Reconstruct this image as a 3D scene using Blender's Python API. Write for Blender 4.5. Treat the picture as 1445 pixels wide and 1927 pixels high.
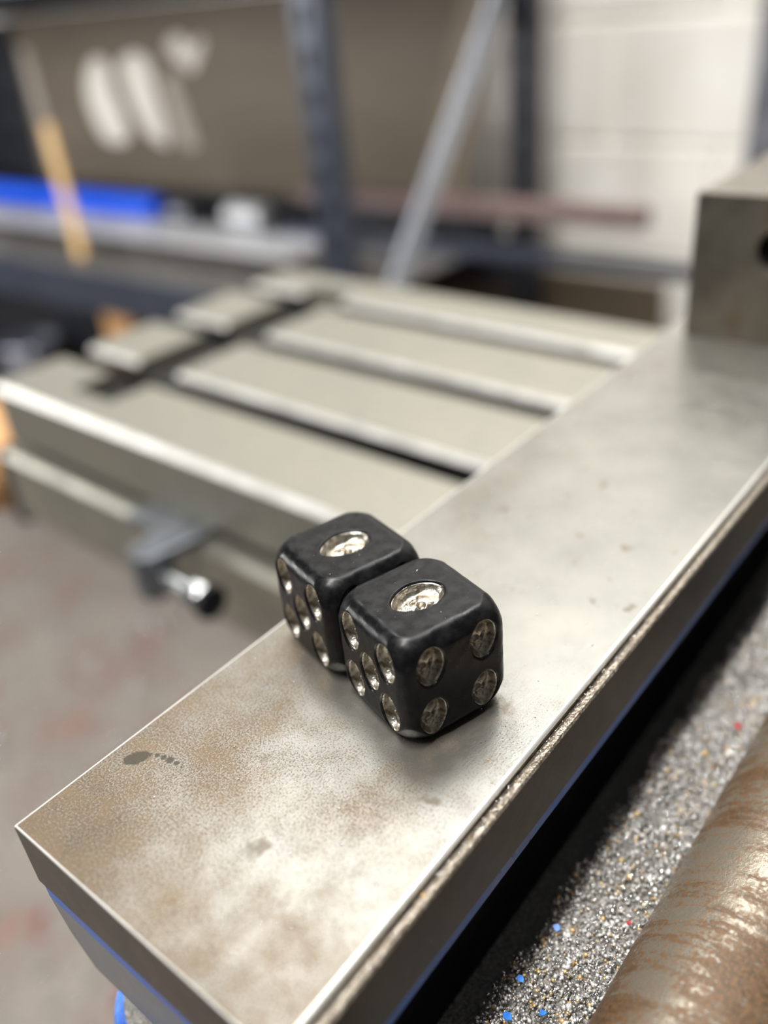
import bpy, bmesh, math, random
import numpy as np
from mathutils import Vector, Matrix

# ------------------------------------------------------------------ scene reset
for o in list(bpy.data.objects):
    bpy.data.objects.remove(o, do_unlink=True)
S = bpy.context.scene
COL = S.collection
random.seed(7)
rng = np.random.default_rng(11)

# ------------------------------------------------------------------ camera, world, lamps, exposure
BED = 1.07                      # height of the ground vise rail above the floor (m)
RC = [[0.6276, -0.4536, 0.6328],
      [-0.7737, -0.2727, 0.5719],
      [-0.0868, -0.8485, -0.5221]]
cam_d = bpy.data.cameras.new('camera')
cam = bpy.data.objects.new('camera', cam_d)
COL.objects.link(cam)
m = Matrix.Identity(4)
for i in range(3):
    m[i][0] = RC[i][0]
    m[i][1] = -RC[i][1]
    m[i][2] = -RC[i][2]
m[0][3], m[1][3], m[2][3] = 0.0, 0.0, 1.17
cam.matrix_world = m
cam_d.sensor_fit = 'VERTICAL'
cam_d.sensor_height = 36.0
cam_d.sensor_width = 27.0
cam_d.lens = 36.0 * 1634.9 / 1927.0
cam_d.clip_start = 0.01
cam_d.clip_end = 50
cam_d.dof.use_dof = True
cam_d.dof.focus_distance = 0.134
cam_d.dof.aperture_fstop = 6.6
S.camera = cam

world = bpy.data.worlds.new('world')
S.world = world
world.use_nodes = True
wbg = world.node_tree.nodes['Background']
wbg.inputs['Color'].default_value = (1.0, 0.97, 0.92, 1)
wbg.inputs['Strength'].default_value = 0.07

def tube_lamp(name, loc, length, width, power, rotz=0.0, color=(1, 0.985, 0.955)):
    l = bpy.data.lights.new(name, 'AREA')
    l.shape = 'RECTANGLE'
    l.size = length
    l.size_y = width
    l.energy = power
    l.color = color
    o = bpy.data.objects.new(name, l)
    o.location = loc
    o.rotation_euler = (0, 0, rotz)
    COL.objects.link(o)
    return o

tube_lamp('ceiling_tube_over_machine', (-0.50, 0.24, 3.0), 1.2, 0.10, 58)
tube_lamp('ceiling_tube_by_rack', (0.80, 0.95, 3.0), 1.2, 0.50, 21, math.radians(90))
tube_lamp('ceiling_tube_by_wall', (1.22, 0.40, 2.7), 0.6, 0.12, 13, math.radians(90))  # added lamp out of view, brightens the block wall
# added fill light out of view on the left, brightens the brown sheet
fill_lamp = tube_lamp('window_daylight', (-0.9, 2.9, 1.55), 1.1, 0.9, 46, 0, (1.0, 1.0, 0.98))
fill_lamp.rotation_euler = Vector((2.2, -1.2, -0.15)).to_track_quat('-Z', 'Y').to_euler()

S.view_settings.view_transform = 'Standard'
S.view_settings.look = 'None'
S.view_settings.gamma = 1.0
S.view_settings.use_curve_mapping = False
S.view_settings.exposure = 0.37

# ------------------------------------------------------------------ helpers
def lin(c):
    return tuple((v / 255 / 12.92) if v / 255 <= 0.04045 else ((v / 255 + 0.055) / 1.055) ** 2.4 for v in c) + (1,)

class NT:
    """tiny node-tree writer"""
    def __init__(self, name):
        self.mat = bpy.data.materials.new(name)
        self.mat.use_nodes = True
        self.t = self.mat.node_tree
        self.b = self.t.nodes['Principled BSDF']
        self.tc = None
    def coord(self):
        if self.tc is None:
            self.tc = self.t.nodes.new('ShaderNodeTexCoord')
        return self.tc.outputs['Object']
    def link(self, a, b):
        self.t.links.new(a, b)
    def mapping(self, scale=(1, 1, 1), loc=(0, 0, 0), rot=(0, 0, 0)):
        n = self.t.nodes.new('ShaderNodeMapping')
        n.inputs['Scale'].default_value = scale
        n.inputs['Location'].default_value = loc
        n.inputs['Rotation'].default_value = rot
        self.link(self.coord(), n.inputs['Vector'])
        return n.outputs['Vector']
    def noise(self, scale, detail=4, rough=0.6, vec=None, dist=0.0):
        n = self.t.nodes.new('ShaderNodeTexNoise')
        n.inputs['Scale'].default_value = scale
        n.inputs['Detail'].default_value = detail
        n.inputs['Roughness'].default_value = rough
        n.inputs['Distortion'].default_value = dist
        self.link(vec if vec is not None else self.coord(), n.inputs['Vector'])
        return n.outputs['Fac']
    def ramp(self, fac, stops):
        n = self.t.nodes.new('ShaderNodeValToRGB')
        e = n.color_ramp.elements
        while len(e) < len(stops):
            e.new(0.5)
        for k, (p, c) in enumerate(stops):
            e[k].position = p
            e[k].color = c if len(c) == 4 else tuple(c) + (1,)
        self.link(fac, n.inputs['Fac'])
        return n.outputs['Color']
    def val(self, fac, a, b, va, vb):
        n = self.t.nodes.new('ShaderNodeMapRange')
        n.inputs['From Min'].default_value = a
        n.inputs['From Max'].default_value = b
        n.inputs['To Min'].default_value = va
        n.inputs['To Max'].default_value = vb
        self.link(fac, n.inputs['Value'])
        return n.outputs['Result']
    def math(self, op, a, b=None):
        n = self.t.nodes.new('ShaderNodeMath')
        n.operation = op
        for k, v in enumerate((a, b)):
            if v is None:
                continue
            if isinstance(v, (int, float)):
                n.inputs[k].default_value = v
            else:
                self.link(v, n.inputs[k])
        return n.outputs[0]
    def mix(self, fac, a, b):
        n = self.t.nodes.new('ShaderNodeMix')
        n.data_type = 'RGBA'
        for k, v in ((0, fac), (6, a), (7, b)):
            if isinstance(v, (int, float)):
                n.inputs[k].default_value = v
            elif isinstance(v, tuple):
                n.inputs[k].default_value = v
            else:
                self.link(v, n.inputs[k])
        return n.outputs[2]
    def bump(self, h, strength=0.3, dist=0.001):
        n = self.t.nodes.new('ShaderNodeBump')
        n.inputs['Strength'].default_value = strength
        n.inputs['Distance'].default_value = dist
        self.link(h, n.inputs['Height'])
        self.link(n.outputs['Normal'], self.b.inputs['Normal'])
    def set(self, key, v):
        if isinstance(v, (int, float, tuple)):
            self.b.inputs[key].default_value = v
        else:
            self.link(v, self.b.inputs[key])

def plain(name, c1, c2, scale, rough=0.5, metal=0.0, bump=0.0, bscale=None, bdist=0.0005, rvar=0.1, detail=5):
    n = NT(name)
    f = n.noise(scale, detail)
    n.set('Base Color', n.ramp(f, [(0.35, lin(c1)), (0.68, lin(c2))]))
    n.set('Roughness', n.val(f, 0.3, 0.7, rough - rvar, rough + rvar))
    n.set('Metallic', metal)
    if bump:
        n.bump(n.noise(bscale or scale * 3, 4), bump, bdist)
    return n.mat

M = {}
def make_materials():
    # --- ground steel rail: grey metal, brown rust stippling towards its outer end
    n = NT('ground_steel')
    big = n.noise(38, 4, 0.6)
    fine = n.noise(3300, 4, 0.8)
    mid = n.noise(170, 5, 0.65)
    base = n.mix(n.val(big, 0.35, 0.7, 0, 1), lin((146, 144, 137)), lin((128, 128, 124)))
    sep = n.t.nodes.new('ShaderNodeSeparateXYZ')
    n.link(n.coord(), sep.inputs[0])
    gx = n.val(sep.outputs['X'], 0.0255, 0.105, 1.0, 0.0)          # rust lies on the outer end of the rail
    gy = n.val(sep.outputs['Y'], 0.045, 0.098, -0.35, 0.30)
    zone = n.math('ADD', gx, gy)
    zone = n.math('ADD', zone, n.val(big, 0.3, 0.7, -0.45, 0.35))
    speck = n.math('ADD', n.math('MULTIPLY', fine, 0.8), n.math('MULTIPLY', mid, 0.2))
    thr = n.math('ADD', speck, n.math('MULTIPLY', zone, 0.105))
    rust = n.val(thr, 0.565, 0.61, 0.0, 0.95)
    spots = n.val(n.noise(210, 2, 0.5, n.mapping(loc=(3, 1, 0))), 0.68, 0.76, 0.0, 0.6)
    rust = n.math('MAXIMUM', rust, spots)
    rcol = n.mix(n.val(mid, 0.35, 0.65, 0, 1), lin((74, 58, 40)), lin((104, 86, 62)))
    stain = n.val(n.math('ADD', zone, n.val(n.noise(75, 4, 0.6), 0.3, 0.7, -0.5, 0.5)), 0.35, 1.2, 0.0, 0.30)
    base = n.mix(stain, base, lin((140, 120, 94)))
    col = n.mix(rust, base, rcol)
    # an old oil smear with a shape of its own
    sm = None
    for (x, y, r) in SMEAR:
        dn = n.t.nodes.new('ShaderNodeVectorMath')
        dn.operation = 'DISTANCE'
        n.link(n.coord(), dn.inputs[0])
        dn.inputs[1].default_value = (x, y, BED)
        k = n.math('SUBTRACT', r, dn.outputs['Value'])
        sm = k if sm is None else n.math('MAXIMUM', sm, k)
    sm = n.math('ADD', sm, n.val(fine, 0.3, 0.7, -0.00015, 0.00015))
    smf = n.val(sm, -0.0001, 0.0002, 0.0, 0.95)
    col = n.mix(smf, col, lin((58, 53, 42)))
    n.set('Base Color', col)
    n.set('Metallic', n.val(n.math('MAXIMUM', rust, smf), 0, 1, 0.75, 0.25))
    n.set('Roughness', n.math('ADD', n.val(mid, 0.3, 0.7, 0.27, 0.40), n.math('MULTIPLY', rust, 0.2)))
    n.bump(n.math('ADD', fine, n.noise(500, 3, 0.6, n.mapping(scale=(1, 6, 1)))), 0.12, 0.0003)
    M['rail'] = n.mat
    # --- rough milled ledge
    n = NT('milled_ledge')
    f = n.noise(1700, 4, 0.7)
    n.set('Base Color', n.ramp(f, [(0.35, lin((105, 92, 78))), (0.62, lin((196, 186, 172)))]))
    n.set('Metallic', 0.8); n.set('Roughness', 0.32)
    n.bump(n.noise(1300, 3, 0.6), 0.9, 0.0006)
    M['ledge'] = n.mat
    # --- dark ground flank of the rail
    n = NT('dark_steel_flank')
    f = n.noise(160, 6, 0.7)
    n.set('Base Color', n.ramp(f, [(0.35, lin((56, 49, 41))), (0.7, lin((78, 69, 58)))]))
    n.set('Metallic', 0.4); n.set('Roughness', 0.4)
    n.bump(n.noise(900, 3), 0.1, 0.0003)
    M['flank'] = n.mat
    M['blue'] = plain('blue_paint', (28, 80, 172), (52, 116, 212), 120, 0.35, 0.0, 0.15, 500)
    M['grey_blue'] = plain('worn_blue_grey_paint', (112, 115, 120), (140, 142, 146), 140, 0.42, 0.1, 0.25, 260)
    M['grit'] = plain('gritty_swarf_top', (70, 68, 65), (190, 186, 180), 2200, 0.4, 0.6, 0.8, 1800, 0.0005)
    M['body_dark'] = plain('shadowed_casting', (10, 11, 15), (18, 20, 26), 90, 0.6, 0.0, 0.3, 300)  # near-black colour holds the shade of the undercut below the rails
    # --- lead screw: bright steel with rust bands around it
    n = NT('rusty_screw_steel')
    band = n.noise(420, 6, 0.7, n.mapping(scale=(1.0, 0.16, 0.16)))
    cl = n.noise(55, 4, 0.6)
    fine = n.noise(1400, 3, 0.7)
    r = n.math('ADD', n.math('MULTIPLY', band, 0.5), n.math('MULTIPLY', cl, 0.5))
    r = n.math('ADD', r, n.val(fine, 0.3, 0.7, -0.09, 0.09))
    ru = n.val(r, 0.40, 0.51, 0.1, 0.97)
    c = n.mix(ru, lin((146, 138, 124)), n.mix(n.val(fine, 0.35, 0.65, 0, 1), lin((56, 39, 24)), lin((108, 80, 52))))
    n.set('Base Color', c)
    n.set('Metallic', n.val(ru, 0, 1, 0.6, 0.15))
    n.set('Roughness', n.val(ru, 0, 1, 0.24, 0.55))
    n.bump(n.math('ADD', fine, band), 0.25, 0.0004)
    M['screw'] = n.mat
    # --- jaw block
    n = NT('jaw_steel')
    f = n.noise(60, 6, 0.65)
    g = n.noise(400, 4, 0.6)
    c = n.ramp(f, [(0.3, lin((122, 115, 104))), (0.55, lin((138, 132, 122))), (0.75, lin((118, 98, 72)))])
    n.set('Base Color', c); n.set('Metallic', 0.9)
    n.set('Roughness', n.val(f, 0.3, 0.7, 0.30, 0.45))
    n.bump(g, 0.08, 0.0003)
    M['jaw'] = n.mat
    # --- milling table
    n = NT('table_iron')
    f = n.noise(30, 5, 0.6)
    g = n.noise(900, 4, 0.7)
    c = n.mix(n.val(f, 0.35, 0.68, 0, 1), lin((160, 157, 145)), lin((144, 142, 133)))
    c = n.mix(n.val(g, 0.55, 0.72, 0, 0.25), c, lin((120, 110, 92)))
    n.set('Base Color', c); n.set('Metallic', 0.75)
    n.set('Roughness', n.val(f, 0.3, 0.7, 0.38, 0.52))
    n.bump(g, 0.1, 0.0004)
    M['table'] = n.mat
    M['stop'] = plain('stop_grey_steel', (96, 100, 106), (132, 136, 140), 120, 0.4, 0.7)
    M['bright'] = plain('bright_steel', (200, 204, 204), (226, 230, 230), 200, 0.2, 1.0, rvar=0.05)
    M['black_steel'] = plain('black_oxide_steel', (18, 20, 22), (34, 36, 38), 200, 0.4, 0.4)
    # --- dice
    n = NT('black_die_paint')
    f = n.noise(420, 5, 0.7)
    g = n.noise(1500, 4, 0.6)
    n.set('Base Color', n.ramp(f, [(0.45, (0.004, 0.004, 0.0045)), (0.78, (0.016, 0.016, 0.018))]))
    n.set('Roughness', n.val(f, 0.3, 0.75, 0.22, 0.45))
    n.set('Metallic', 0.0)
    n.set('IOR', 1.32)
    n.bump(n.math('ADD', n.math('MULTIPLY', f, 0.7), n.math('MULTIPLY', g, 0.3)), 0.10, 0.0003)
    M['die'] = n.mat
    n = NT('antique_silver_pip')
    f = n.noise(900, 4, 0.6)
    n.set('Base Color', n.ramp(f, [(0.35, lin((128, 116, 96))), (0.62, lin((214, 209, 198)))]))
    n.set('Metallic', 1.0); n.set('Roughness', 0.30)
    n.bump(f, 0.5, 0.0004)
    M['pip'] = n.mat
    # --- swarf grains
    M['grain_bright'] = plain('swarf_bright', (225, 224, 222), (245, 244, 242), 300, 0.25, 0.45, rvar=0.05)
    M['grain_grey'] = plain('swarf_grey', (140, 138, 134), (190, 186, 180), 300, 0.35, 0.45)
    M['grain_brass'] = plain('swarf_tan', (196, 160, 104), (226, 196, 140), 300, 0.3, 0.45)
    M['glint'] = plain('swarf_mirror', (222, 222, 222), (244, 244, 242), 300, 0.12, 1.0, rvar=0.03)
    M['flake_blue'] = plain('blue_paint_flake', (30, 96, 190), (60, 140, 225), 300, 0.4)
    M['flake_red'] = plain('red_paint_flake', (150, 24, 28), (190, 50, 50), 300, 0.4)
    # --- room
    n = NT('painted_block')
    f = n.noise(7, 5, 0.6)
    n.set('Base Color', n.ramp(f, [(0.3, lin((232, 227, 218))), (0.7, lin((244, 241, 235)))]))
    n.set('Roughness', 0.6)
    n.bump(n.noise(60, 6, 0.7), 0.35, 0.004)
    M['block'] = n.mat
    M['mortar'] = plain('painted_mortar', (240, 236, 228), (248, 246, 240), 20, 0.6, 0, 0.2, 80, 0.002)
    n = NT('worn_red_concrete_floor')
    f = n.noise(5.5, 6, 0.62)
    g = n.noise(60, 5, 0.7)
    c = n.ramp(f, [(0.30, lin((146, 137, 129))), (0.52, lin((126, 118, 111))), (0.60, lin((126, 103, 93))), (0.72, lin((158, 106, 84)))])
    c = n.mix(n.val(g, 0.35, 0.7, 0.0, 0.5), c, lin((158, 151, 144)))
    n.set('Base Color', c); n.set('Roughness', 0.5)
    n.bump(g, 0.3, 0.003)
    M['floor'] = n.mat
    n = NT('rack_blue_grey_enamel')
    f = n.noise(25, 4)
    n.set('Base Color', n.ramp(f, [(0.3, lin((48, 54, 68))), (0.7, lin((64, 70, 84)))]))
    n.set('Roughness', 0.38); n.set('Metallic', 0.2)
    M['rack'] = n.mat
    M['rack_dark'] = plain('rack_black_enamel', (24, 26, 34), (36, 38, 46), 25, 0.4, 0.1)  # the black also carries the shade on the rear rack parts
    M['deck'] = plain('steel_deck', (120, 118, 116), (156, 152, 148), 18, 0.4, 0.6, 0.2, 60)
    M['galv'] = plain('galvanised_brace', (168, 174, 186), (204, 210, 220), 40, 0.35, 0.45)
    n = NT('brown_steel_sheet')
    f = n.noise(4, 5, 0.6, n.mapping(scale=(1, 1, 3)))
    n.set('Base Color', n.ramp(f, [(0.3, lin((98, 86, 71))), (0.7, lin((112, 100, 84)))]))
    n.set('Roughness', 0.55); n.set('Metallic', 0.15)
    M['sheet'] = n.mat
    M['scuff'] = plain('pale_scuffed_paint', (232, 224, 212), (246, 242, 234), 30, 0.6)  # pale colour stands in for light reflected onto the brown sheet
    M['scuff_dim'] = plain('dim_scuffed_paint', (168, 158, 146), (190, 180, 168), 30, 0.6)  # dimmer painted light, shared with the sheet's pale edge strip
    M['alu'] = plain('mill_finish_aluminium', (226, 226, 230), (244, 244, 246), 22, 0.35, 0.2)
    M['darkbar'] = plain('dark_scaled_steel', (44, 42, 42), (74, 70, 66), 30, 0.5, 0.5)
    M['brownbar'] = plain('brown_rusted_steel', (112, 92, 90), (138, 116, 112), 40, 0.6, 0.2)
    M['bluepipe'] = plain('bright_blue_plastic', (14, 84, 245), (34, 110, 255), 40, 0.35)
    M['wood'] = plain('pale_timber', (228, 180, 114), (246, 208, 148), 30, 0.55)
    M['wood2'] = plain('tan_timber', (200, 148, 92), (224, 172, 112), 30, 0.55)
    M['greytube'] = plain('grey_steel_tube', (128, 130, 138), (158, 160, 168), 25, 0.4, 0.6)
    M['can'] = plain('galvanised_can', (150, 156, 170), (190, 194, 206), 25, 0.35, 0.7)

SMEAR = []   # filled below: (x, y, radius)
for (x, y, r) in ((0.04406, 0.09694, 0.00141), (0.04338, 0.09754, 0.00113), (0.04492, 0.09645, 0.00113), (0.04581, 0.09573, 0.00047), (0.04643, 0.09464, 0.00047), (0.04673, 0.09344, 0.00056), (0.04696, 0.09215, 0.00074), (0.04712, 0.09079, 0.00055), (0.04711, 0.0895, 0.00032)):
    SMEAR.append((x, y, r))
make_materials()

class MB:
    """collects shapes, builds ONE mesh object"""
    def __init__(self):
        self.v, self.f, self.mi, self.cur = [], [], [], 0
    def add(self, vs, fs):
        b = len(self.v)
        self.v += [tuple(p) for p in vs]
        for f in fs:
            self.f.append(tuple(b + i for i in f))
            self.mi.append(self.cur)
    def box(self, x0, x1, y0, y1, z0, z1):
        vs = [(x, y, z) for z in (z0, z1) for y in (y0, y1) for x in (x0, x1)]
        self.add(vs, [(0, 2, 3, 1), (4, 5, 7, 6), (0, 1, 5, 4), (2, 6, 7, 3), (0, 4, 6, 2), (1, 3, 7, 5)])
        return self
    def prism(self, pts, axis, a, b):
        """extrude a closed 2-D outline along an axis ('x': pts are (y,z); 'y': (x,z); 'z': (x,y))"""
        def mk(p, t):
            return {'x': (t, p[0], p[1]), 'y': (p[0], t, p[1]), 'z': (p[0], p[1], t)}[axis]
        n = len(pts)
        vs = [mk(p, a) for p in pts] + [mk(p, b) for p in pts]
        fs = [tuple(range(n))[::-1], tuple(range(n, 2 * n))]
        fs += [(i, (i + 1) % n, n + (i + 1) % n, n + i) for i in range(n)]
        self.add(vs, fs)
        return self
    def lathe(self, prof, c, d, seg=32, cap=True):
        """profile [(t, r)] turned about the axis c + t*d"""
        c = Vector(c); d = Vector(d).normalized()
        u = d.orthogonal().normalized(); w = d.cross(u)
        vs, fs = [], []
        for (t, r) in prof:
            for k in range(seg):
                a = 2 * math.pi * k / seg
                vs.append(c + d * t + (u * math.cos(a) + w * math.sin(a)) * r)
        for j in range(len(prof) - 1):
            for k in range(seg):
                k2 = (k + 1) % seg
                fs.append((j * seg + k, j * seg + k2, (j + 1) * seg + k2, (j + 1) * seg + k))
        if cap:
            fs.append(tuple(range(seg))[::-1])
            fs.append(tuple(range((len(prof) - 1) * seg, len(prof) * seg)))
        self.add(vs, fs)
        return self
    def build(self, name, mats, parent=None, smooth=False, bevel=0.0, segs=2):
        me = bpy.data.meshes.new(name)
        me.from_pydata(self.v, [], self.f)
        bm = bmesh.new(); bm.from_mesh(me)
        bmesh.ops.recalc_face_normals(bm, faces=bm.faces)
        bm.to_mesh(me); bm.free()
        if not isinstance(mats, (list, tuple)):
            mats = [mats]
        for mm in mats:
            me.materials.append(mm)
        if len(mats) > 1:
            me.polygons.foreach_set('material_index', self.mi)
        o = bpy.data.objects.new(name, me)
        COL.objects.link(o)
        if parent:
            o.parent = parent
        if bevel:
            md = o.modifiers.new('bevel', 'BEVEL')
            md.width = bevel; md.segments = segs
            md.limit_method = 'ANGLE'; md.angle_limit = math.radians(35)
            md.harden_normals = False
        if smooth:
            me.polygons.foreach_set('use_smooth', [True] * len(me.polygons))
            if smooth != 'all':
                me.set_sharp_from_angle(angle=math.radians(38))
        return o

def tag(o, label=None, cat=None, group=None, kind=None):
    if label: o['label'] = label
    if cat: o['category'] = cat
    if group: o['group'] = group
    if kind: o['kind'] = kind
    return o

def empty(name, loc=(0, 0, 0), rz=0.0, parent=None):
    o = bpy.data.objects.new(name, None)
    o.location = loc
    o.rotation_euler = (0, 0, rz)
    o.empty_display_size = 0.02
    COL.objects.link(o)
    if parent: o.parent = parent
    return o

TW = math.radians(1.93)      # the wall and rack stand slightly turned to the vise
TT = math.radians(-0.905)    # so does the milling table

# ------------------------------------------------------------------ room: floor and block wall
o = MB().box(-1.5, 2.2, -1.5, 4.5, -0.05, 0.0).build('floor', M['floor'])
tag(o, kind='structure')

WX = 1.62
wall = MB().box(WX + 0.006, WX + 0.16, -1.2, 4.4, 0.0, 2.8).build('wall_back', M['mortar'])
wall.rotation_euler = (0, 0, TW)
tag(wall, kind='structure')
bw, bh, bj = 0.400, 0.2032, 0.010
zoff = 1.077 - 5 * bh            # a bed joint measured at 1.077
blk = None
for r in range(-1, 9):
    z0 = zoff + r * bh + bj / 2
    z1 = z0 + bh - bj
    if z1 < 0.02 or z1 > 2.79:
        continue
    z0 = max(z0, 0.0)
    for c in range(-3, 11):
        y0 = 0.33 - 0.4 + c * bw + (0.2 if r % 2 else 0.0) + bj / 2
        y1 = y0 + bw - bj
        if y0 < -1.2 or y1 > 4.4:
            continue
        if blk is None or z1 - z0 < 0.19:
            b = MB().box(0, 0.05, 0, y1 - y0, 0, z1 - z0).build('concrete_block', M['block'], wall, bevel=0.004)
            if z1 - z0 > 0.19: blk = b
        else:
            b = blk.copy(); COL.objects.link(b); b.parent = wall
        b.location = (WX, y0, z0)

# ------------------------------------------------------------------ storage rack
rack = empty('storage_rack', (0, 0, 0), TW)
tag(rack, 'dark blue-grey perforated steel rack holding bar stock along the wall', 'rack')

def post(cx, cy, z0, z1, mat, w=0.046, dpt=0.036):
    b = MB()
    t = 0.0025
    x0, x1, y0, y1 = cx - dpt / 2, cx + dpt / 2, cy - w / 2, cy + w / 2
    hw = 0.007
    for fx in (x0,):                     # perforated front face: two strips and the bridges between the slots
        b.box(fx, fx + t, y0, cy - hw, z0, z1)
        b.box(fx, fx + t, cy + hw, y1, z0, z1)
        z = z0
        while z < z1:
            b.box(fx, fx + t, cy - hw, cy + hw, z, min(z + 0.022, z1))
            z += 0.05
    b.box(x0 + t, x1, y0, y0 + t, z0, z1)
    b.box(x0 + t, x1, y1 - t, y1, z0, z1)
    b.box(x1 - t, x1, y0 + t, y0 + 0.012, z0, z1)
    b.box(x1 - t, x1, y1 - 0.012, y1 - t, z0, z1)
    return b.build('post', mat, rack)

for (cx, cy, mt) in ((1.0, 0.88, 'rack'), (1.45, 0.812, 'rack_dark'), (1.0, 2.62, 'rack'), (1.45, 2.62, 'rack_dark')):
    post(cx, cy, 0.0, 1.9, M[mt])

def beam(x, y0, y1, z0, z1, mt, s):
    """step beam: a tall face with a small ledge for the deck"""
    b = MB()
    pts = [(x, z0), (x + s * 0.03, z0), (x + s * 0.03, z1 - 0.02), (x + s * 0.018, z1 - 0.02), (x + s * 0.018, z1), (x, z1)]
    b.prism(pts, 'y', y0, y1)
    return b.build('beam', M[mt], rack, bevel=0.002)
for (z0, z1) in ((0.645, 0.731), (0.16, 0.25), (1.168, 1.262)):
    beam(0.985, 0.905, 2.595, z0 + (0.034 if z0 > 1 else 0), z1, 'rack', 1)
    beam(1.465, 0.836, 2.595, z0, z1, 'rack_dark', -1)
for zt in (0.735, 0.254, 1.266):
    MB().box(0.99, 1.46, 0.86, 2.58, zt - 0.004, zt).build('shelf_deck', M['deck'], rack)

def bar_between(name, p, q, w, t, mat, parent, up=Vector((0, 1, 0)), bevel=0.001):
    """flat bar from p to q: width w, thickness t"""
    p, q = Vector(p), Vector(q)
    d = (q - p).normalized()
    s = d.cross(up).normalized()
    n = s.cross(d)
    vs = []
    for e in (p, q):
        for (a, c) in ((-1, -1), (1, -1), (1, 1), (-1, 1)):
            vs.append(e + s * (a * w / 2) + n * (c * t / 2))
    b = MB()
    b.add(vs, [(0, 3, 2, 1), (4, 5, 6, 7), (0, 1, 5, 4), (1, 2, 6, 5), (2, 3, 7, 6), (3, 0, 4, 7)])
    return b.build(name, mat, parent, bevel=bevel)

bar_between('brace', (1.03, 0.826, 0.72), (1.44, 0.842, 1.16), 0.042, 0.006, M['galv'], rack, bevel=0.001)
bar_between('brace', (1.43, 0.838, 0.28), (1.03, 0.838, 0.70), 0.036, 0.004, M['galv'], rack, bevel=0.001)

# ---------------- what lies on the rack (rack frame -> world by TW)
def rk(name, b, mat, label, cat, group=None, smooth=False, bevel=0.0):
    o = b.build(name, mat, None, smooth=smooth, bevel=bevel)
    o.rotation_euler = (0, 0, TW)
    return tag(o, label, cat, group)

def square_tube(D0, D1, y0, y1, z0, z1, t=0.003):
    b = MB()
    b.box(D0, D1, y0, y1, z0, z0 + t); b.box(D0, D1, y0, y1, z1 - t, z1)
    b.box(D0, D0 + t, y0, y1, z0 + t, z1 - t); b.box(D1 - t, D1, y0, y1, z0 + t, z1 - t)
    return b

SH = 0.7355
rk('aluminium_plate', MB().box(1.160, 1.262, 1.15, 2.56, SH, 0.744), M['alu'],
   'long pale aluminium plate lying flat along the middle of the shelf', 'metal plate', bevel=0.001)
rk('aluminium_flat_bar', MB().box(1.264, 1.300, 1.10, 2.10, SH, 0.746), M['galv'],
   'narrow grey metal bar between the pale plate and the blue pipe', 'metal bar', bevel=0.001)
b = MB()
b.lathe([(0, 0.0255), (0.86, 0.0255)], (1.330, 1.700, 0.7615), (0, 1, 0), 32, cap=False)
b.lathe([(0, 0.0215), (0.86, 0.0215)], (1.330, 1.700, 0.7615), (0, 1, 0), 32, cap=False)
for yy in (0.0, 0.86):
    vs, fs = [], []
    for k in range(32):
        a = 2 * math.pi * k / 32
        for r in (0.0215, 0.0255):
            vs.append((1.330 + r * math.cos(a), 1.700 + yy, 0.7615 + r * math.sin(a)))
    for k in range(32):
        k2 = (k + 1) % 32
        fs.append((2 * k, 2 * k + 1, 2 * k2 + 1, 2 * k2))
    b.add(vs, fs)
rk('blue_pipe', b, M['bluepipe'], 'bright blue pipe lying on the shelf behind the wooden stick', 'pipe', smooth=True)
rk('steel_channel', MB().prism([(1.358, SH), (1.44, SH), (1.44, 0.79), (1.358, 0.79), (1.358, 0.780), (1.430, 0.780), (1.430, 0.7455), (1.358, 0.7455)], 'y', 0.86, 2.58), M['rack_dark'],
   'black steel channel under the big brown sheet at the back of the shelf', 'metal channel')
rk('angle_bar', MB().prism([(1.09, SH), (1.155, SH), (1.155, 0.741), (1.096, 0.741), (1.096, 0.757), (1.09, 0.757)], 'y', 0.95, 2.5), M['darkbar'],
   'dark brown steel angle bar in front of the pale aluminium plate', 'metal bar')
b = MB().lathe([(0, 0.022), (0.003, 0.026), (0.10, 0.026), (0.103, 0.022)], (1.329, 1.365, 0.7620), (0, 1, 0), 28)
rk('round_offcut', b, M['alu'], 'short pale round metal offcut between blue pipe and front post', 'metal offcut', smooth=True)
b = MB().lathe([(0, 0.016), (0.003, 0.019), (0.06, 0.019), (0.063, 0.016)], (1.329, 1.600, 0.7550), (0, 1, 0), 28)
rk('round_offcut', b, M['greytube'], 'small grey round metal offcut by the end of the blue pipe', 'metal offcut', smooth=True)
rk('brown_bar', MB().box(1.362, 1.395, 0.551, 1.30, 0.7905, 0.8205), M['brownbar'],
   'brown rusty bar sticking out past the rack in front of the wall', 'metal bar', bevel=0.002)
rk('flat_steel_bar', MB().prism([(1.302, SH), (1.3225, SH), (1.3225, 0.758), (1.302, 0.758)], 'y', 0.36, 1.30), M['rack'],
   'long dark steel bar jutting out below the brown bar towards the vise jaw', 'metal bar', bevel=0.001)
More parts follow.
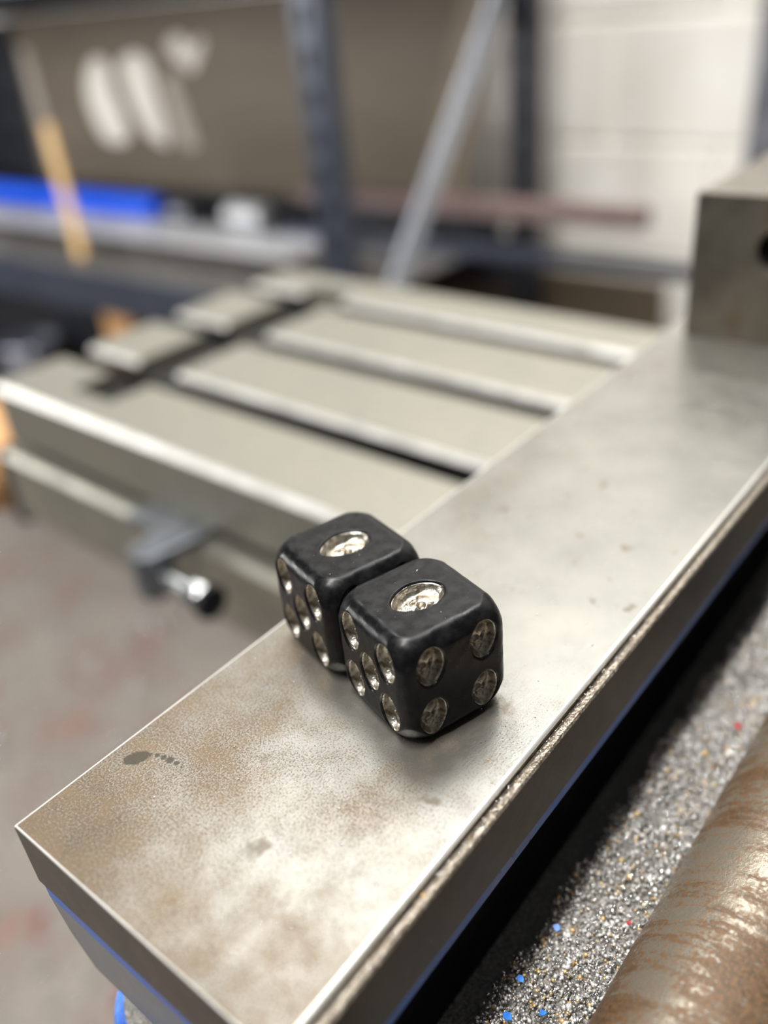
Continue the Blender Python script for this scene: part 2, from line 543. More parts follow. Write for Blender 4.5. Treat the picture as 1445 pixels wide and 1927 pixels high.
# brown sheet standing at the back with slanting right edge
sheet = MB()
pts = [(0.925, 0.7905), (2.262, 0.7905), (2.228, 1.164), (0.832, 1.164)]
sheet.prism(pts, 'x', 1.405, 1.411)
sh = rk('brown_sheet', sheet, M['sheet'], 'large brown sheet standing on the shelf with pale scuffed patches', 'metal sheet', bevel=0.001)
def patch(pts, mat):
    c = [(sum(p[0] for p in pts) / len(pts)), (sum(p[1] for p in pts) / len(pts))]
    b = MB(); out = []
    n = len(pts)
    for i in range(n):                   # Catmull-Rom so the painted light patches have soft outlines
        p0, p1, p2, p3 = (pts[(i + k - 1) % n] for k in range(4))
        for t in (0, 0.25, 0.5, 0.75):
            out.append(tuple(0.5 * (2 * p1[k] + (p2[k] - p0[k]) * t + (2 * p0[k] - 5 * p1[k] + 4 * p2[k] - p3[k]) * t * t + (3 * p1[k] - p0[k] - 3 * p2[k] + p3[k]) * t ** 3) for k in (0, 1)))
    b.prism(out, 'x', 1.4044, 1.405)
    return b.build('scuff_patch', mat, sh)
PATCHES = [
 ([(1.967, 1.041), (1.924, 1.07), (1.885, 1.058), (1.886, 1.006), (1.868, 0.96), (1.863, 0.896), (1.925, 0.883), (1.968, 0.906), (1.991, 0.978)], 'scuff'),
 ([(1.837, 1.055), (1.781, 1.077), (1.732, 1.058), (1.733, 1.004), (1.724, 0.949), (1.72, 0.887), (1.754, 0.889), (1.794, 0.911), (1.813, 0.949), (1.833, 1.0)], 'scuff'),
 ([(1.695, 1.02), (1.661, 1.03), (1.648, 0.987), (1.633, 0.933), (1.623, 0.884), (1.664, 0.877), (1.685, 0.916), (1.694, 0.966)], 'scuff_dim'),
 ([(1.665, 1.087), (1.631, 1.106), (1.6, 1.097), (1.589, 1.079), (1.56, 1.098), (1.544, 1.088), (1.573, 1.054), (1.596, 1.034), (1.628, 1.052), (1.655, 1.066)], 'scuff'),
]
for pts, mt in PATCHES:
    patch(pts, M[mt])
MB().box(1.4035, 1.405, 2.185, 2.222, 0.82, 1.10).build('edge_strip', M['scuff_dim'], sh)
rk('black_sheet', MB().prism([(2.235, 0.7905), (2.57, 0.7905), (2.57, 1.16), (2.235, 1.16)], 'x', 1.416, 1.422), M['rack_dark'],
   'black sheet standing behind the left end of the brown sheet', 'metal sheet', bevel=0.001)  # added sheet, keeps the gap beside the brown sheet dark
# stick
o = bar_between('wooden_stick', (1.030, 1.605, 0.7375), (1.0705, 1.668, 0.982), 0.030, 0.008, M['wood'], None, up=Vector((1, 0, 0)), bevel=0.001)
o.rotation_euler = (0, 0, TW)
tag(o, 'pale wooden stick leaning upright in front of the blue pipe', 'stick')
# lower shelf things
rk('timber_offcut', MB().box(1.03, 1.10, 1.50, 1.59, 0.2545, 0.630), M['wood2'], 'tan timber offcut standing on the dark lower shelf', 'timber', bevel=0.002)
b = MB().lathe([(0, 0.06), (0.002, 0.062), (0.20, 0.070), (0.206, 0.073), (0.210, 0.070), (0.208, 0.066), (0.02, 0.058)], (1.10, 2.05, 0.2545), (0, 0, 1), 36, cap=True)
rk('metal_can', b, M['can'], 'pale metal can on the lower shelf at the left', 'can', smooth=True)
b = MB()
b.box(1.19, 1.44, 1.02, 2.56, 0.2545, 0.268)
for q in ((1.19, 1.20, 1.02, 2.56), (1.43, 1.44, 1.02, 2.56), (1.20, 1.43, 1.02, 1.03), (1.20, 1.43, 2.55, 2.56)):
    b.box(*q, 0.268, 0.615)
for q in ((1.182, 1.20, 1.012, 2.568), (1.43, 1.448, 1.012, 2.568), (1.20, 1.43, 1.012, 1.03), (1.20, 1.43, 2.55, 2.568)):
    b.box(*q, 0.615, 0.630)
rk('scrap_bin', b, M['rack_dark'], 'long black open bin on the lower shelf under the bar stock', 'bin')  # added bin, stands in for the darkness under the shelf
b = MB().lathe([(0, 0.035), (0.003, 0.038), (0.33, 0.038), (0.333, 0.035)], (1.08, 1.62, 0.293), (0, 1, 0), 28)
rk('steel_round_bar', b, M['darkbar'], 'dark round bar at the front of the lower shelf', 'metal bar', smooth=True)
# things behind / beside the rack
rk('brown_board', MB().prism([(0.575, 0.002), (1.45, 0.002), (1.45, 0.655), (0.575, 0.648)], 'x', 1.535, 1.548), M['sheet'],
   'brown board standing on the floor against the wall under the shelf', 'board', bevel=0.001)
rk('grey_steel_tube', square_tube(1.545, 1.605, 0.400, 0.462, 0.001, 1.95), M['greytube'],
   'upright grey steel tube against the block wall behind the vise jaw', 'metal tube')

# ------------------------------------------------------------------ milling machine
mill = empty('milling_machine', (0, 0, 0), TT)
tag(mill, 'grey milling machine with slotted cast iron table under the vise', 'milling machine')
TX0, TX1, TY0, TY1, TZ = 0.190, 0.420, -0.786, 0.459, 1.0
SLOTS = (0.2435, 0.3090, 0.3745)
SW, SD, TWD, TB = 0.0165, 0.014, 0.028, 0.026
CH0, CH1, CHX0, CHX1, CHD = 0.376, 0.411, 0.2105, 0.398, 0.010

def table_profile(channel=False):
    z0 = 0.919
    c = 0.0029
    pts = [(TX1, z0), (TX1, TZ - 0.001), (TX1 - 0.001, TZ)]
    top = TZ
    if channel:
        pts += [(CHX1, TZ), (CHX1, TZ - CHD)]
        top = TZ - CHD
    for s in reversed(SLOTS):
        e = 0.0 if channel else 0.0007
        ef = 0.0 if channel else 0.0025
        pts += [(s + SW / 2 + ef, top), (s + SW / 2, top - ef), (s + SW / 2, TZ - SD), (s + TWD / 2, TZ - SD), (s + TWD / 2, TZ - TB),
                (s - TWD / 2, TZ - TB), (s - TWD / 2, TZ - SD), (s - SW / 2, TZ - SD), (s - SW / 2, top - e), (s - SW / 2 - e, top)]
    if channel:
        pts += [(CHX0, TZ - CHD), (CHX0, TZ)]
    pts += [(TX0 + c, TZ), (TX0, TZ - c), (TX0, 0.9680), (TX0 + 0.012, 0.9680), (TX0 + 0.012, 0.9615),
            (TX0 - 0.0045, 0.9615), (TX0 - 0.0075, 0.9585), (TX0 - 0.0075, z0 + 0.002), (TX0 - 0.0055, z0)]
    clean = []
    for p in pts:
        if not clean or (abs(p[0] - clean[-1][0]) + abs(p[1] - clean[-1][1])) > 1e-6:
            clean.append(p)
    return clean
tb = MB()
tb.prism(table_profile(), 'y', TY0, CH0)
tb.prism(table_profile(True), 'y', CH0, CH1)
tb.prism(table_profile(), 'y', CH1, TY1)
# rounded far corners of the drain channel
for cy, s in ((CH0, 1), (CH1, -1)):
    r = 0.010
    pts = [(CHX1, cy)] + [(CHX1 - r + r * math.sin(a), cy + s * (r - r * math.cos(a))) for a in [k * math.pi / 12 for k in range(7)]][::-1]
    tb.prism(pts, 'z', TZ - CHD, TZ - 0.0001)
M['oily'] = plain('oily_black_residue', (20, 19, 18), (34, 32, 30), 120, 0.5, 0.0, 0.3, 500)
M['worn_edge'] = plain('worn_bright_edge', (214, 212, 206), (236, 234, 230), 60, 0.36, 0.55, rvar=0.05)  # worn edges, with their highlight painted in as a bright colour
table = tb.build('table', [M['table'], M['oily'], M['worn_edge']], mill)
for p in table.data.polygons:                  # walls of the slots, drain and stop groove are black with old oil
    c = p.center
    inslot = any(abs(c.x - s) < TWD / 2 + 0.0002 for s in SLOTS) and c.z < TZ - 0.003 and abs(p.normal.y) < 0.5
    groove = c.x < TX0 + 0.0122 and 0.9614 < c.z < 0.9682 and (p.normal.x < -0.5 or p.normal.z < -0.5)
    if inslot or groove:
        p.material_index = 1
    elif p.normal.x < -0.4 and p.normal.z > 0.4 and c.z > 0.99:  # front-facing chamfers only take the painted highlight
        p.material_index = 2
# dark oily floor in the drain channel and slots
b = MB()
b.box(CHX0 + 0.0003, SLOTS[0] - SW / 2 - 0.0003, CH0 + 0.0003, CH1 - 0.0003, TZ - CHD, TZ - CHD + 0.0008)
for k in range(3):
    x0 = SLOTS[k] + SW / 2
    x1 = SLOTS[k + 1] - SW / 2 if k < 2 else CHX1 - 0.010
    b.box(x0 + 0.0003, x1 - 0.0003, CH0 + 0.0003, CH1 - 0.0003, TZ - CHD, TZ - CHD + 0.0008)
for s in SLOTS:
    b.box(s - TWD / 2 + 0.0003, s + TWD / 2 - 0.0003, TY0 + 0.002, TY1 - 0.002, TZ - TB, TZ - TB + 0.001)
b.build('slot_residue', M['oily'], mill)
# black end bracket, crank arm and wooden handle at the table end
b = MB().box(0.1815, 0.40, TY1, TY1 + 0.012, 0.912, 0.9600)
b.lathe([(0, 0.018), (0.03, 0.018), (0.036, 0.014)], (0.30, TY1 + 0.012, 0.942), (0, 1, 0), 28)
b.build('end_bracket', M['black_steel'], mill, bevel=0.003)
b = MB().prism([(0.195, 0.926), (0.215, 0.918), (0.315, 0.932), (0.315, 0.954), (0.215, 0.946), (0.20, 0.944)], 'y', TY1 + 0.048, TY1 + 0.060)
b.build('crank_arm', M['black_steel'], mill, bevel=0.004)
b = MB().lathe([(-0.012, 0.004), (-0.010, 0.010), (-0.004, 0.016), (0.004, 0.020), (0.012, 0.030), (0.03, 0.036), (0.07, 0.036), (0.10, 0.026), (0.108, 0.012)], (0.2085, TY1 + 0.046, 0.924), (0.0, 1, 0.0), 36)
b.build('crank_handle', M['wood2'], mill, smooth='all')
# saddle, knee and base carry the table
MB().prism([(-0.30, 0.88), (0.08, 0.88), (0.10, 0.90), (0.10, 0.919), (-0.32, 0.919), (-0.32, 0.90)], 'x', 0.215, 0.41).build('saddle', M['greytube'], mill, bevel=0.003)
MB().box(0.225, 0.52, -0.26, 0.04, 0.30, 0.88).build('knee', M['greytube'], mill, bevel=0.01)
MB().box(0.16, 0.62, -0.34, 0.12, 0.0, 0.30).build('base', M['greytube'], mill, bevel=0.02)
# table stop clamped in the front slot
stop = MB()
arm = [(0.2015, 0.3285), (0.2015, 0.2835), (0.1815, 0.2835)]
x_e = 0.163
arm += [(x_e, 0.2870)]
arm += [(x_e - 0.0085 * math.sin(a), 0.2955 - 0.0085 * math.cos(a)) for a in [k * math.pi / 10 for k in range(1, 10)]]
arm += [(x_e, 0.3040), (0.1755, 0.3060), (0.1755, 0.3285)]
stop.prism(arm, 'z', 0.9620, 0.9675)
arm2 = [(0.1705, 0.2870), (x_e, 0.2870)] + arm[4:13] + [(x_e, 0.3040), (0.1705, 0.3040)]
stop.prism(arm2, 'z', 0.9445, 0.9620)
st = stop.build('table_stop', M['stop'], mill, bevel=0.0012)
b = MB()
prof = []
t = 0.0
while t < 0.018:                               # threaded shank
    prof += [(t, 0.0036), (t + 0.0007, 0.0041), (t + 0.0014, 0.0036)]
    t += 0.0015
b.lathe(prof, (x_e + 0.001, 0.2870, 0.9535), (0, -1, 0), 24)
b.build('adjusting_screw', M['bright'], st, smooth='all')
b = MB().lathe([(0, 0.0055), (0.001, 0.0072), (0.008, 0.0072), (0.009, 0.0065)], (x_e + 0.001, 0.2690, 0.9535), (0, -1, 0), 24)
b.build('screw_head', M['bright'], st, smooth=True)
b = MB().lathe([(0, 0.0060), (0.0008, 0.0078), (0.004, 0.0078), (0.005, 0.0065)], (x_e + 0.001, 0.2600, 0.9535), (0, -1, 0), 24)
b.build('screw_tip', M['black_steel'], st, smooth=True)

# ------------------------------------------------------------------ machine vise
vise = empty('machine_vise', (0.20, 0.0142, 1.0))
tag(vise, 'blue painted machine vise with ground steel rails bolted across the milling table', 'vise')
VO = Vector((0.20, 0.0142, 1.0))
def vp(b, name, mat, parent=vise, **k):
    o = b.build(name, mat, parent, **k)
    if parent is vise:
        o.location = -VO
    return o
XE, XB = 0.0255, 0.47
YC = 0.0142
def mirror(pts, s):
    return pts if s > 0 else [(2 * YC - y, z) for (y, z) in pts]
Y_OUT, Y_LIP, Y_IN = 0.1020, 0.0475, 0.0455
FL = 0.0132
for s in (1, -1):
    c = 0.0006
    # ground top: rail plate with a stepped rough ledge along its inner edge
    rail = MB()
    pts = [(Y_OUT, BED - FL), (Y_OUT, BED - c), (Y_OUT - c, BED), (Y_LIP + 0.0004, BED), (Y_LIP, BED - 0.0004), (Y_LIP, BED - FL)]
    rail.prism(mirror(pts, s), 'x', XE, XB)
    r = vp(rail, 'rail', [M['rail'], M['flank'], M['worn_edge']], bevel=0.0009)
    r.modifiers['bevel'].material = 2
    me = r.data
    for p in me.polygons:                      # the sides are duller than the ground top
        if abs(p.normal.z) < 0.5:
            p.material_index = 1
    led = MB()
    led.prism(mirror([(Y_LIP - 0.00002, BED - FL), (Y_LIP - 0.00002, BED - 0.0016), (Y_IN + 0.0012, BED - 0.0010), (Y_IN + 0.0003, BED - 0.0008), (Y_IN, BED - 0.0012), (Y_IN, BED - FL)], s), 'x', XE + 0.0002, XB)
    l = vp(led, 'ledge', [M['ledge'], M['flank']])
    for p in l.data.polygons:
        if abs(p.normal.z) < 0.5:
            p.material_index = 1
    # blue painted lip under the ground section
    lip = MB()
    lip.prism(mirror([(Y_OUT - 0.0004, BED - FL), (Y_IN + 0.0002, BED - FL), (Y_IN + 0.0002, BED - FL - 0.0026), (Y_IN + 0.0030, BED - FL - 0.0040), (Y_OUT - 0.0004, BED - FL - 0.0040)], s), 'x', XE + 0.0004, XB)
    vp(lip, 'painted_lip', M['blue'])
    # undercut casting below
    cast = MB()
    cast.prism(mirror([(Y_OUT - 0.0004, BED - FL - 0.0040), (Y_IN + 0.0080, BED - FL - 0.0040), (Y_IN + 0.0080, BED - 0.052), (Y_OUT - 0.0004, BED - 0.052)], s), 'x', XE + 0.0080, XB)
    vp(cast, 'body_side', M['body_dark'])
# end face casting: grey-blue, falling away below the blue line
zt = BED - FL - 0.0040
for s in (1, -1):
    b = MB()
    pr = [(XE + 0.0004, zt), (XE + 0.0010, zt - 0.010), (XE + 0.0022, zt - 0.022), (XE + 0.0040, zt - 0.030), (XE + 0.0085, zt - 0.034), (XE + 0.0085, zt)]
    y0, y1 = (Y_IN + 0.010, Y_OUT - 0.0004) if s > 0 else (2 * YC - Y_OUT + 0.0004, 2 * YC - Y_IN - 0.010)
    b.prism(pr, 'y', y0, y1)
    vp(b, 'end_casting', M['grey_blue'])
# channel floor and base flange
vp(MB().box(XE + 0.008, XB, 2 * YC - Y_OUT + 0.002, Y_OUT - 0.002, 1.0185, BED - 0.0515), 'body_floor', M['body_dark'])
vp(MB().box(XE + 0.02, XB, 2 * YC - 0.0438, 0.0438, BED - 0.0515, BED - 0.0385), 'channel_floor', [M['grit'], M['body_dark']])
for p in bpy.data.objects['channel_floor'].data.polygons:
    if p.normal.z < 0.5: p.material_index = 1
fl = MB()
def rounded(x0, x1, y0, y1, r, n=8):
    out = []
    for (cx, cy, a0) in ((x1 - r, y1 - r, 0), (x0 + r, y1 - r, 90), (x0 + r, y0 + r, 180), (x1 - r, y0 + r, 270)):
        for k in range(n + 1):
            a = math.radians(a0 + 90 * k / n)
            out.append((cx + r * math.cos(a), cy + r * math.sin(a)))
    return out
fl.prism(rounded(0.0245, 0.47, 2 * YC - 0.1075, 0.1075, 0.014), 'z', 1.0, 1.0185)
vp(fl, 'base_flange', M['blue'], bevel=0.002)
gt = MB()
gt.prism(rounded(0.0267, 0.468, 2 * YC - 0.1053, 0.1053, 0.012), 'z', 1.0185, 1.0190)
vp(gt, 'flange_grit', M['grit'])
# lead screw
scr = MB()
prof = [(0, 0.0153)]
for k in range(1, 60):
    prof.append((k * 0.005, 0.0153 + 0.00008 * math.sin(k * 1.7)))
scr.lathe(prof, (0.0, YC, BED - 0.0353), (1, 0, 0), 96)
vp(scr, 'lead_screw', M['screw'], smooth=True)
col = MB().lathe([(0, 0.0150), (0.0005, 0.0172), (0.012, 0.0172), (0.0130, 0.0165), (0.014, 0.0172), (0.040, 0.0172), (0.041, 0.015)], (0.152, YC, BED - 0.0353), (1, 0, 0), 64)
vp(col, 'screw_nut', M['black_steel'], smooth=True)
# movable jaw block with a bolt hole
JX0, JX1, JZ = 0.2492, 0.335, 0.0415
JY1, JY0 = 0.0957, 2 * YC - 0.0957
jaw = empty('jaw', (0.2492 - VO.x, -VO.y, BED - VO.z), 0, vise)
def plate_with_holes(y0, y1, z0, z1, holes, r, x0, x1, depth):
    """front plate: rows of cells, a round hole in the middle of chosen cells"""
    b = MB()
    ys = [y0] + [v for h in holes for v in (h[0] - 0.012, h[0] + 0.012)] + [y1]
    hz = holes[0][1]
    N = 40
    vs, fs = [], []
    def quad(a, b_, c, d): b.add([(x0, *a), (x0, *b_), (x0, *c), (x0, *d)], [(0, 1, 2, 3)])
    for i in range(len(ys) - 1):
        a, c = ys[i], ys[i + 1]
        if i % 2 == 0:
            quad((a, z0), (c, z0), (c, z1), (a, z1))
        else:
            cy = (a + c) / 2
            ring, sq = [], []
            for k in range(N):
                t = 2 * math.pi * k / N
                dy, dz = math.cos(t), math.sin(t)
                ring.append((cy + r * dy, hz + r * dz))
                sc = 1e9
                if dy > 1e-9: sc = min(sc, (c - cy) / dy)
                if dy < -1e-9: sc = min(sc, (a - cy) / dy)
                if dz > 1e-9: sc = min(sc, (z1 - hz) / dz)
                if dz < -1e-9: sc = min(sc, (z0 - hz) / dz)
                sq.append((cy + sc * dy, hz + sc * dz))
            corners = [(a, z0), (c, z0), (c, z1), (a, z1)]
            for k in range(N):
                k2 = (k + 1) % N
                b.add([(x0, *sq[k]), (x0, *sq[k2]), (x0, *ring[k2]), (x0, *ring[k])], [(0, 1, 2, 3)])
                s1, s2 = sq[k], sq[k2]
                if abs(s1[0] - s2[0]) > 1e-9 and abs(s1[1] - s2[1]) > 1e-9:
                    for cc in corners:
                        if (abs(cc[0] - s1[0]) < 1e-9 or abs(cc[1] - s1[1]) < 1e-9) and (abs(cc[0] - s2[0]) < 1e-9 or abs(cc[1] - s2[1]) < 1e-9):
                            b.add([(x0, *s1), (x0, *cc), (x0, *s2)], [(0, 1, 2)])
                b.add([(x0, *ring[k]), (x0, *ring[k2]), (x0 + depth, *ring[k2]), (x0 + depth, *ring[k])], [(0, 1, 2, 3)])
            b.add([(x0 + depth, *p) for p in ring], [tuple(range(N))])
    # the other five sides
    b.add([(x0, y0, z0), (x0, y1, z0), (x0, y1, z1), (x0, y0, z1), (x1, y0, z0), (x1, y1, z0), (x1, y1, z1), (x1, y0, z1)],
          [(4, 5, 6, 7), (0, 1, 5, 4), (3, 2, 6, 7), (0, 3, 7, 4), (1, 2, 6, 5)])
    return b
jb = plate_with_holes(JY0, JY1, 0.0, JZ, [(2 * YC - 0.0710, 0.0275), (0.0710, 0.0275)], 0.0062, 0.0, JX1 - JX0, 0.03)
bm_j = jb.build('jaw_block', M['jaw'], jaw, smooth=False)
bmj = bmesh.new(); bmj.from_mesh(bm_j.data)
bmesh.ops.remove_doubles(bmj, verts=bmj.verts, dist=1e-6)
bmesh.ops.recalc_face_normals(bmj, faces=bmj.faces)
bmj.to_mesh(bm_j.data); bmj.free()
md = bm_j.modifiers.new('bevel', 'BEVEL'); md.width = 0.0007; md.segments = 2; md.limit_method = 'ANGLE'; md.angle_limit = math.radians(60)
for yy in (0.0710, 2 * YC - 0.0710):
    MB().lathe([(0, 0.0030), (0.0, 0.0048), (0.008, 0.0048)], (0.017, yy, 0.0275), (1, 0, 0), 24).build('bolt_head', M['black_steel'], jaw, smooth=True)

# ------------------------------------------------------------------ dice
DS = 0.0197
H = DS / 2
N = 100
FACES = {   # normal, up (skull's crown), pip pattern
    (0, 0, 1): ((1, 0, 0), [(0, 0)]),
    (-1, 0, 0): ((0, 0, 1), [(0, 0), (1, 1), (1, -1), (-1, 1), (-1, -1)]),
    (0, -1, 0): ((0, 0, 1), [(1, 1), (1, -1), (-1, 1), (-1, -1)]),
    (0, 1, 0): ((0, 0, 1), [(0, 0), (1, 1), (-1, -1)]),
    (1, 0, 0): ((0, 0, 1), [(1, 1), (-1, -1)]),
    (0, 0, -1): ((1, 0, 0), [(1, 1), (1, 0), (1, -1), (-1, 1), (-1, 0), (-1, -1)]),
}
OFF = 0.0049
BIG, SMALL = (0.0031, 0.0043), (0.00240, 0.00335)     # half width, half height of a pip
def egg(a, b):
    """radius field of the skull outline: 1 on the edge; narrower at the jaw"""
    k = 1.0 - 0.16 * np.clip(-b, 0, 1)
    return np.sqrt((a / k) ** 2 + b ** 2)
def rounded_cube(p):
    r = 0.0026
    q = np.clip(p, -(H - r), H - r)
    d = p - q
    n = np.linalg.norm(d, axis=1)
    n[n == 0] = 1
    out = q + d / n[:, None] * r
    R = np.linalg.norm(out, axis=1)
    lim = 0.01395
    k = np.where(R > lim, (lim + (R - lim) * 0.35) / R, 1.0)
    return out * k[:, None]
def die_mesh():
    allv, allf = [], []
    base = 0
    g = np.linspace(-H, H, N + 1)
    U, V = np.meshgrid(g, g, indexing='ij')
    for nrm, (up, pips) in FACES.items():
        nv = np.array(nrm, float); uv = np.array(up, float); rv = np.cross(uv, nv)
        P0 = nv[None] * H + U.reshape(-1, 1) * rv[None] + V.reshape(-1, 1) * uv[None]
        Q = rounded_cube(P0)
        a = U.reshape(-1); b = V.reshape(-1)
        dep = np.zeros(len(a))
        for (pa, pb) in pips:
            hw, hh = BIG if len(pips) == 1 else SMALL
            off = 0.0044 if len(pips) == 6 else OFF
            e = egg((a - pa * off) / hw, (b - pb * (off if len(pips) != 6 else off * 1.15)) / hh)
            t = np.clip((1.10 - e) / 0.20, 0, 1)
            dep = np.maximum(dep, t * t * (3 - 2 * t) * 0.0026)
        wob = 0.000012 * np.sin(a * 2100 + b * 900) + 0.000012 * np.sin(b * 1700 - a * 1300 + 2)
        Q = Q + nv[None] * (wob - dep)[:, None]
        allv.append(Q)
        idx = np.arange((N + 1) ** 2).reshape(N + 1, N + 1) + base
        allf.append(np.stack([idx[:-1, :-1], idx[1:, :-1], idx[1:, 1:], idx[:-1, 1:]], -1).reshape(-1, 4))
        base += (N + 1) ** 2
    me = bpy.data.meshes.new('die_body')
    me.from_pydata(np.concatenate(allv).tolist(), [], np.concatenate(allf).tolist())
    bm = bmesh.new(); bm.from_mesh(me)
    bmesh.ops.remove_doubles(bm, verts=bm.verts, dist=2e-6)
    bmesh.ops.recalc_face_normals(bm, faces=bm.faces)
    bm.to_mesh(me); bm.free()
    me.polygons.foreach_set('use_smooth', [True] * len(me.polygons))
    me.materials.append(M['die'])
    return me
def pip_mesh(hw, hh, name):
    """silver skull in its hollow: x across, y up the skull, z out of the face"""
    RN, SN = 34, 72
    vs, fs = [(0, 0)], []
    pts = [(0.0, 0.0)]
    for i in range(1, RN + 1):
        r = i / RN * 1.045
        for k in range(SN):
            t = 2 * math.pi * k / SN
            b = r * math.sin(t)
            kk = 1.0 - 0.16 * max(-b, 0)
            pts.append((r * math.cos(t) * kk, b))
    P = np.array(pts)
    a, b = P[:, 0], P[:, 1]
    e = egg(a, b)
    t = np.clip((e - 0.62) / 0.40, 0, 1)
    z = -0.00180 + 0.00145 * t ** 2                       # hollow rising to the rim
    def bump(ca, cb, ra, rb, h):
        q = 1 - ((a - ca) / ra) ** 2 - ((b - cb) / rb) ** 2
        return h * np.clip(q, 0, None) ** 0.7
    z += bump(0, 0.28, 0.62, 0.60, 0.00075)               # cranium
    z += bump(0, -0.42, 0.40, 0.42, 0.00055)              # jaw
    for s in (-1, 1):
        z -= bump(s * 0.27, 0.02, 0.20, 0.17, 0.00085)    # eye sockets
        z += bump(s * 0.36, -0.26, 0.16, 0.12, 0.0002)    # cheekbones
    z -= bump(0, -0.24, 0.10, 0.12, 0.0006)               # nose
    teeth = (np.abs(b + 0.50) < 0.13) & (np.abs(a) < 0.34)
    z -= np.where(teeth, 0.00022 * (0.5 + 0.5 * np.cos(a * 42)), 0)
    z -= np.where((np.abs(b + 0.50) < 0.025) & (np.abs(a) < 0.34), 0.00022, 0)
    z = np.minimum(z, -0.00030)
    verts = np.stack([a * hw, b * hh, z], -1)
    faces = [(0, 1 + k, 1 + (k + 1) % SN) for k in range(SN)]
    for i in range(RN - 1):
        o0, o1 = 1 + i * SN, 1 + (i + 1) * SN
        for k in range(SN):
            k2 = (k + 1) % SN
            faces.append((o0 + k, o1 + k, o1 + k2, o0 + k2))
    me = bpy.data.meshes.new(name)
    me.from_pydata(verts.tolist(), [], faces)
    me.polygons.foreach_set('use_smooth', [True] * len(me.polygons))
    me.materials.append(M['pip'])
    return me
body_me = die_mesh()
pip_big, pip_small = pip_mesh(*BIG, 'pip_large'), pip_mesh(*SMALL, 'pip_small')
A17 = math.radians(-17.2)
DU = Vector((math.cos(A17), math.sin(A17), 0)); DV = Vector((-math.sin(A17), math.cos(A17), 0))
DICE = []
def make_die(cx, cy, rot, label):
    DICE.append((cx, cy))
    c = Vector((cx, cy, BED))
    d = empty('skull_die', c, A17 + rot)
    tag(d, label, 'die', 'black dice with silver skull pips')
    o = bpy.data.objects.new('body', body_me); COL.objects.link(o); o.parent = d; o.location = (0, 0, H)
    for nrm, (up, pips) in FACES.items():
        nv, uv = Vector(nrm), Vector(up)
        rv = uv.cross(nv)
        R3 = Matrix((rv, uv, nv)).transposed().to_4x4()
        for (pa, pb) in pips:
            off = 0.0044 if len(pips) == 6 else OFF
            offb = off * 1.15 if len(pips) == 6 else off
            p = bpy.data.objects.new('pip', pip_big if len(pips) == 1 else pip_small)
            COL.objects.link(p); p.parent = d
            p.matrix_local = Matrix.Translation(Vector((0, 0, H)) + nv * H + rv * (pa * off) + uv * (pb * offb)) @ R3
    return d
make_die(0.08108, 0.06825, 0.0, 'black die with silver skull pips, the nearer one showing its four')
make_die(0.08607, 0.08746, math.radians(0.8), 'black die with silver skull pips, behind the other by the rail edge')

# ------------------------------------------------------------------ swarf in the vise channel (uncountable grains)
def grains(name, pts, sizes, mats, mat_idx, label, cat):
    n = len(pts)
    octv = np.array([(1, 0, 0), (-1, 0, 0), (0, 1, 0), (0, -1, 0), (0, 0, 1), (0, 0, -1)], float)
    octf = np.array([(0, 2, 4), (2, 1, 4), (1, 3, 4), (3, 0, 4), (2, 0, 5), (1, 2, 5), (3, 1, 5), (0, 3, 5)])
    q = rng.normal(size=(n, 4)); q /= np.linalg.norm(q, axis=1)[:, None]
    w, x, y, z = q.T
    Rm = np.stack([1 - 2 * (y * y + z * z), 2 * (x * y - z * w), 2 * (x * z + y * w),
                   2 * (x * y + z * w), 1 - 2 * (x * x + z * z), 2 * (y * z - x * w),
                   2 * (x * z - y * w), 2 * (y * z + x * w), 1 - 2 * (x * x + y * y)], -1).reshape(n, 3, 3)
    sc = sizes[:, None] * rng.uniform(0.45, 1.25, (n, 3))
    loc = octv[None] * sc[:, None, :]
    V = np.einsum('nij,nkj->nki', Rm, loc) + pts[:, None, :]
    F = (octf[None] + (np.arange(n) * 6)[:, None, None]).reshape(-1, 3)
    me = bpy.data.meshes.new(name)
    me.vertices.add(n * 6); me.vertices.foreach_set('co', V.reshape(-1).astype(np.float32))
    me.loops.add(len(F) * 3); me.loops.foreach_set('vertex_index', F.reshape(-1).astype(np.int32))
    me.polygons.add(len(F)); me.polygons.foreach_set('loop_start', (np.arange(len(F)) * 3).astype(np.int32))
    me.polygons.foreach_set('material_index', np.repeat(mat_idx, 8).astype(np.int32))
    me.update(calc_edges=True); me.validate()
    for mm in mats: me.materials.append(mm)
    o = bpy.data.objects.new(name, me); COL.objects.link(o)
    return tag(o, label, cat, kind='stuff')
n = 44000
gx = rng.uniform(0.047, 0.30, n) ; gy = rng.uniform(0.0155, 0.0452, n)
keep = gy < 0.0446 + 0.0006 * np.sin(gx * 310) + 0.0004 * np.sin(gx * 900 + 1) + rng.uniform(-0.0006, 0.0003, n)
gx, gy = gx[keep], gy[keep]; n = len(gx)
gz = BED - 0.0385 + 0.0010 + 0.0010 * np.sin(gx * 140) * np.cos(gy * 190 + gx * 60) + rng.uniform(-0.0005, 0.0006, n)
gs = rng.gamma(4.0, 0.00006, n) + 0.00008
gi = rng.choice(4, n, p=[0.27, 0.40, 0.08, 0.25])
grains('metal_swarf', np.stack([gx, gy, gz], -1), gs, [M['grain_bright'], M['grain_grey'], M['grain_brass'], M['glint']], gi,
       'glittering fine metal swarf filling the channel beside the rusty screw', 'swarf')
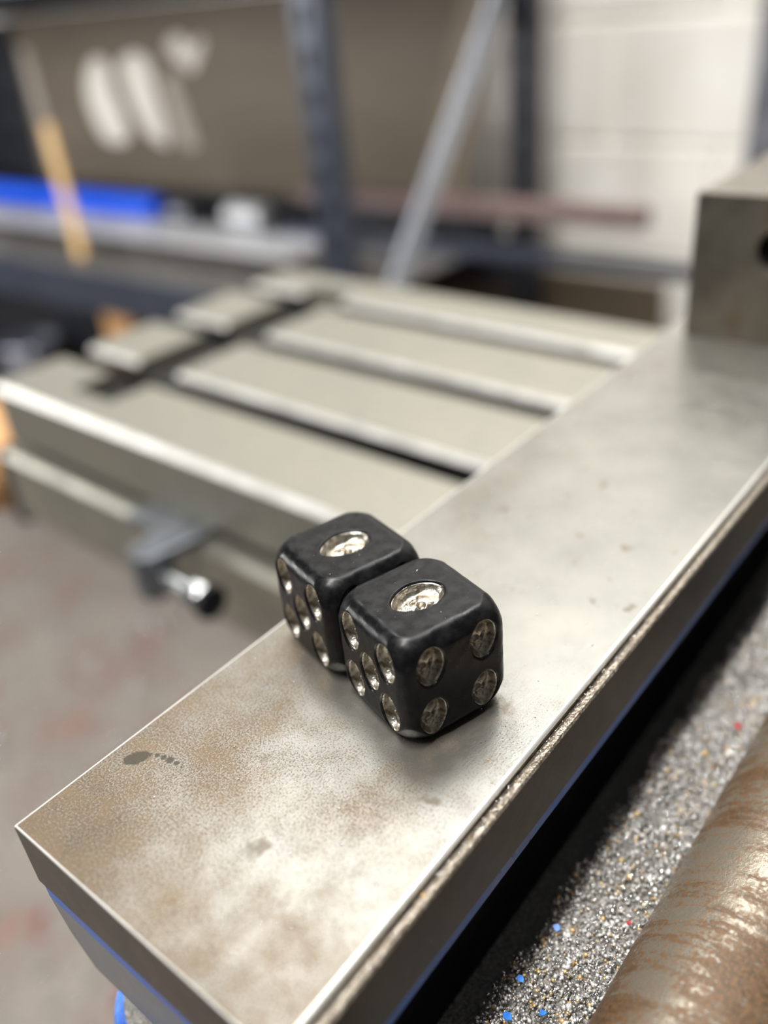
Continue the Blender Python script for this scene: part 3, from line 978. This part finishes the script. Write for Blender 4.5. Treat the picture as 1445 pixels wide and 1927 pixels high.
# glinting dust on the rail, the table and the ledge
n = 900
dx = rng.uniform(0.03, 0.245, n); dy = rng.uniform(0.049, 0.101, n)
dp = np.stack([dx, dy, np.full(n, BED + 0.00005)], -1)
n2 = 700
tx = rng.uniform(0.195, 0.415, n2); ty = rng.uniform(0.12, 0.455, n2)
ok = np.ones(n2, bool)
for s in SLOTS: ok &= np.abs(tx - s) > 0.010
ok &= ~((ty > CH0 - 0.002) & (ty < CH1 + 0.002))
tx, ty = tx[ok], ty[ok]
ct, stt = math.cos(TT), math.sin(TT)
tp = np.stack([tx * ct - ty * stt, tx * stt + ty * ct, np.full(len(tx), TZ + 0.0001)], -1)
n3 = 900
lp = np.stack([rng.uniform(0.03, 0.245, n3), rng.uniform(Y_IN + 0.0004, Y_LIP - 0.0002, n3), np.full(n3, BED - 0.0011)], -1)
dq = []
for (cx, cy) in DICE:                          # specks on the tops of the dice
    for k in range(45):
        a, b_ = rng.uniform(-0.0072, 0.0072, 2)
        if (a / 0.0048) ** 2 + (b_ / 0.0036) ** 2 > 1:
            p = Vector((cx, cy, 0)) + DU * a + DV * b_
            dq.append((p.x, p.y, BED + DS + 0.00002))
dq = np.array(dq)
ap = np.concatenate([dp, tp, lp, dq])
asz = np.concatenate([rng.gamma(2.0, 0.00003, n) + 0.00003, rng.gamma(2.2, 0.00008, len(tx)) + 0.00005, rng.gamma(2.0, 0.00005, n3) + 0.00006, rng.gamma(2.0, 0.00002, len(dq)) + 0.00002])
grains('metal_dust', ap, asz, [M['glint'], M['grain_brass']], rng.choice(2, len(ap), p=[0.85, 0.15]),
       'fine glinting metal dust scattered over vise rail and milling table', 'dust')
# swarf strewn over the floor
n = 5000
fp = np.stack([rng.uniform(0.0, 1.3, n), rng.uniform(0.4, 3.0, n), np.full(n, 0.002)], -1)
grains('floor_swarf', fp, rng.gamma(2.0, 0.0020, n) + 0.0008, [M['glint'], M['grain_grey'], M['flake_red']], rng.choice(3, n, p=[0.6, 0.3, 0.10]),
       'metal chips strewn over the worn workshop floor', 'swarf')
# single paint flakes lying on the swarf
def flake(x, y, r, mat, label, seed):
    rr = random.Random(seed)
    pts = []
    k = 7
    for i in range(k):
        a = 2 * math.pi * i / k
        q = r * rr.uniform(0.65, 1.15)
        pts.append((q * math.cos(a), q * math.sin(a)))
    o = MB().prism(pts, 'z', 0, 0.00022).build('paint_flake', mat)
    o.location = (x, y, BED - 0.0355)
    o.rotation_euler = (rr.uniform(-0.3, 0.3), rr.uniform(-0.3, 0.3), 0)
    return tag(o, label, 'paint flake', 'paint flakes on the swarf')
for i, (x, y, r, c, lab) in enumerate((
        (0.1372, 0.0335, 0.00085, 'flake_red', 'red paint flake high up on the swarf beside the rail'),
        (0.0850, 0.0322, 0.00050, 'flake_red', 'tiny dark red flake on the swarf halfway along the screw'),
        (0.0605, 0.0400, 0.00075, 'flake_blue', 'blue paint flake at the bottom edge of the swarf, the largest'),
        (0.0665, 0.0415, 0.00065, 'flake_blue', 'blue paint flake just above the largest blue one'),
        (0.0775, 0.0412, 0.00075, 'flake_blue', 'blue paint flake farthest up along the shadow edge'),
        (0.0640, 0.0360, 0.00060, 'flake_blue', 'blue paint flake low on the swarf near the screw'))):
    flake(x, y, r, M[c], lab, i + 3)
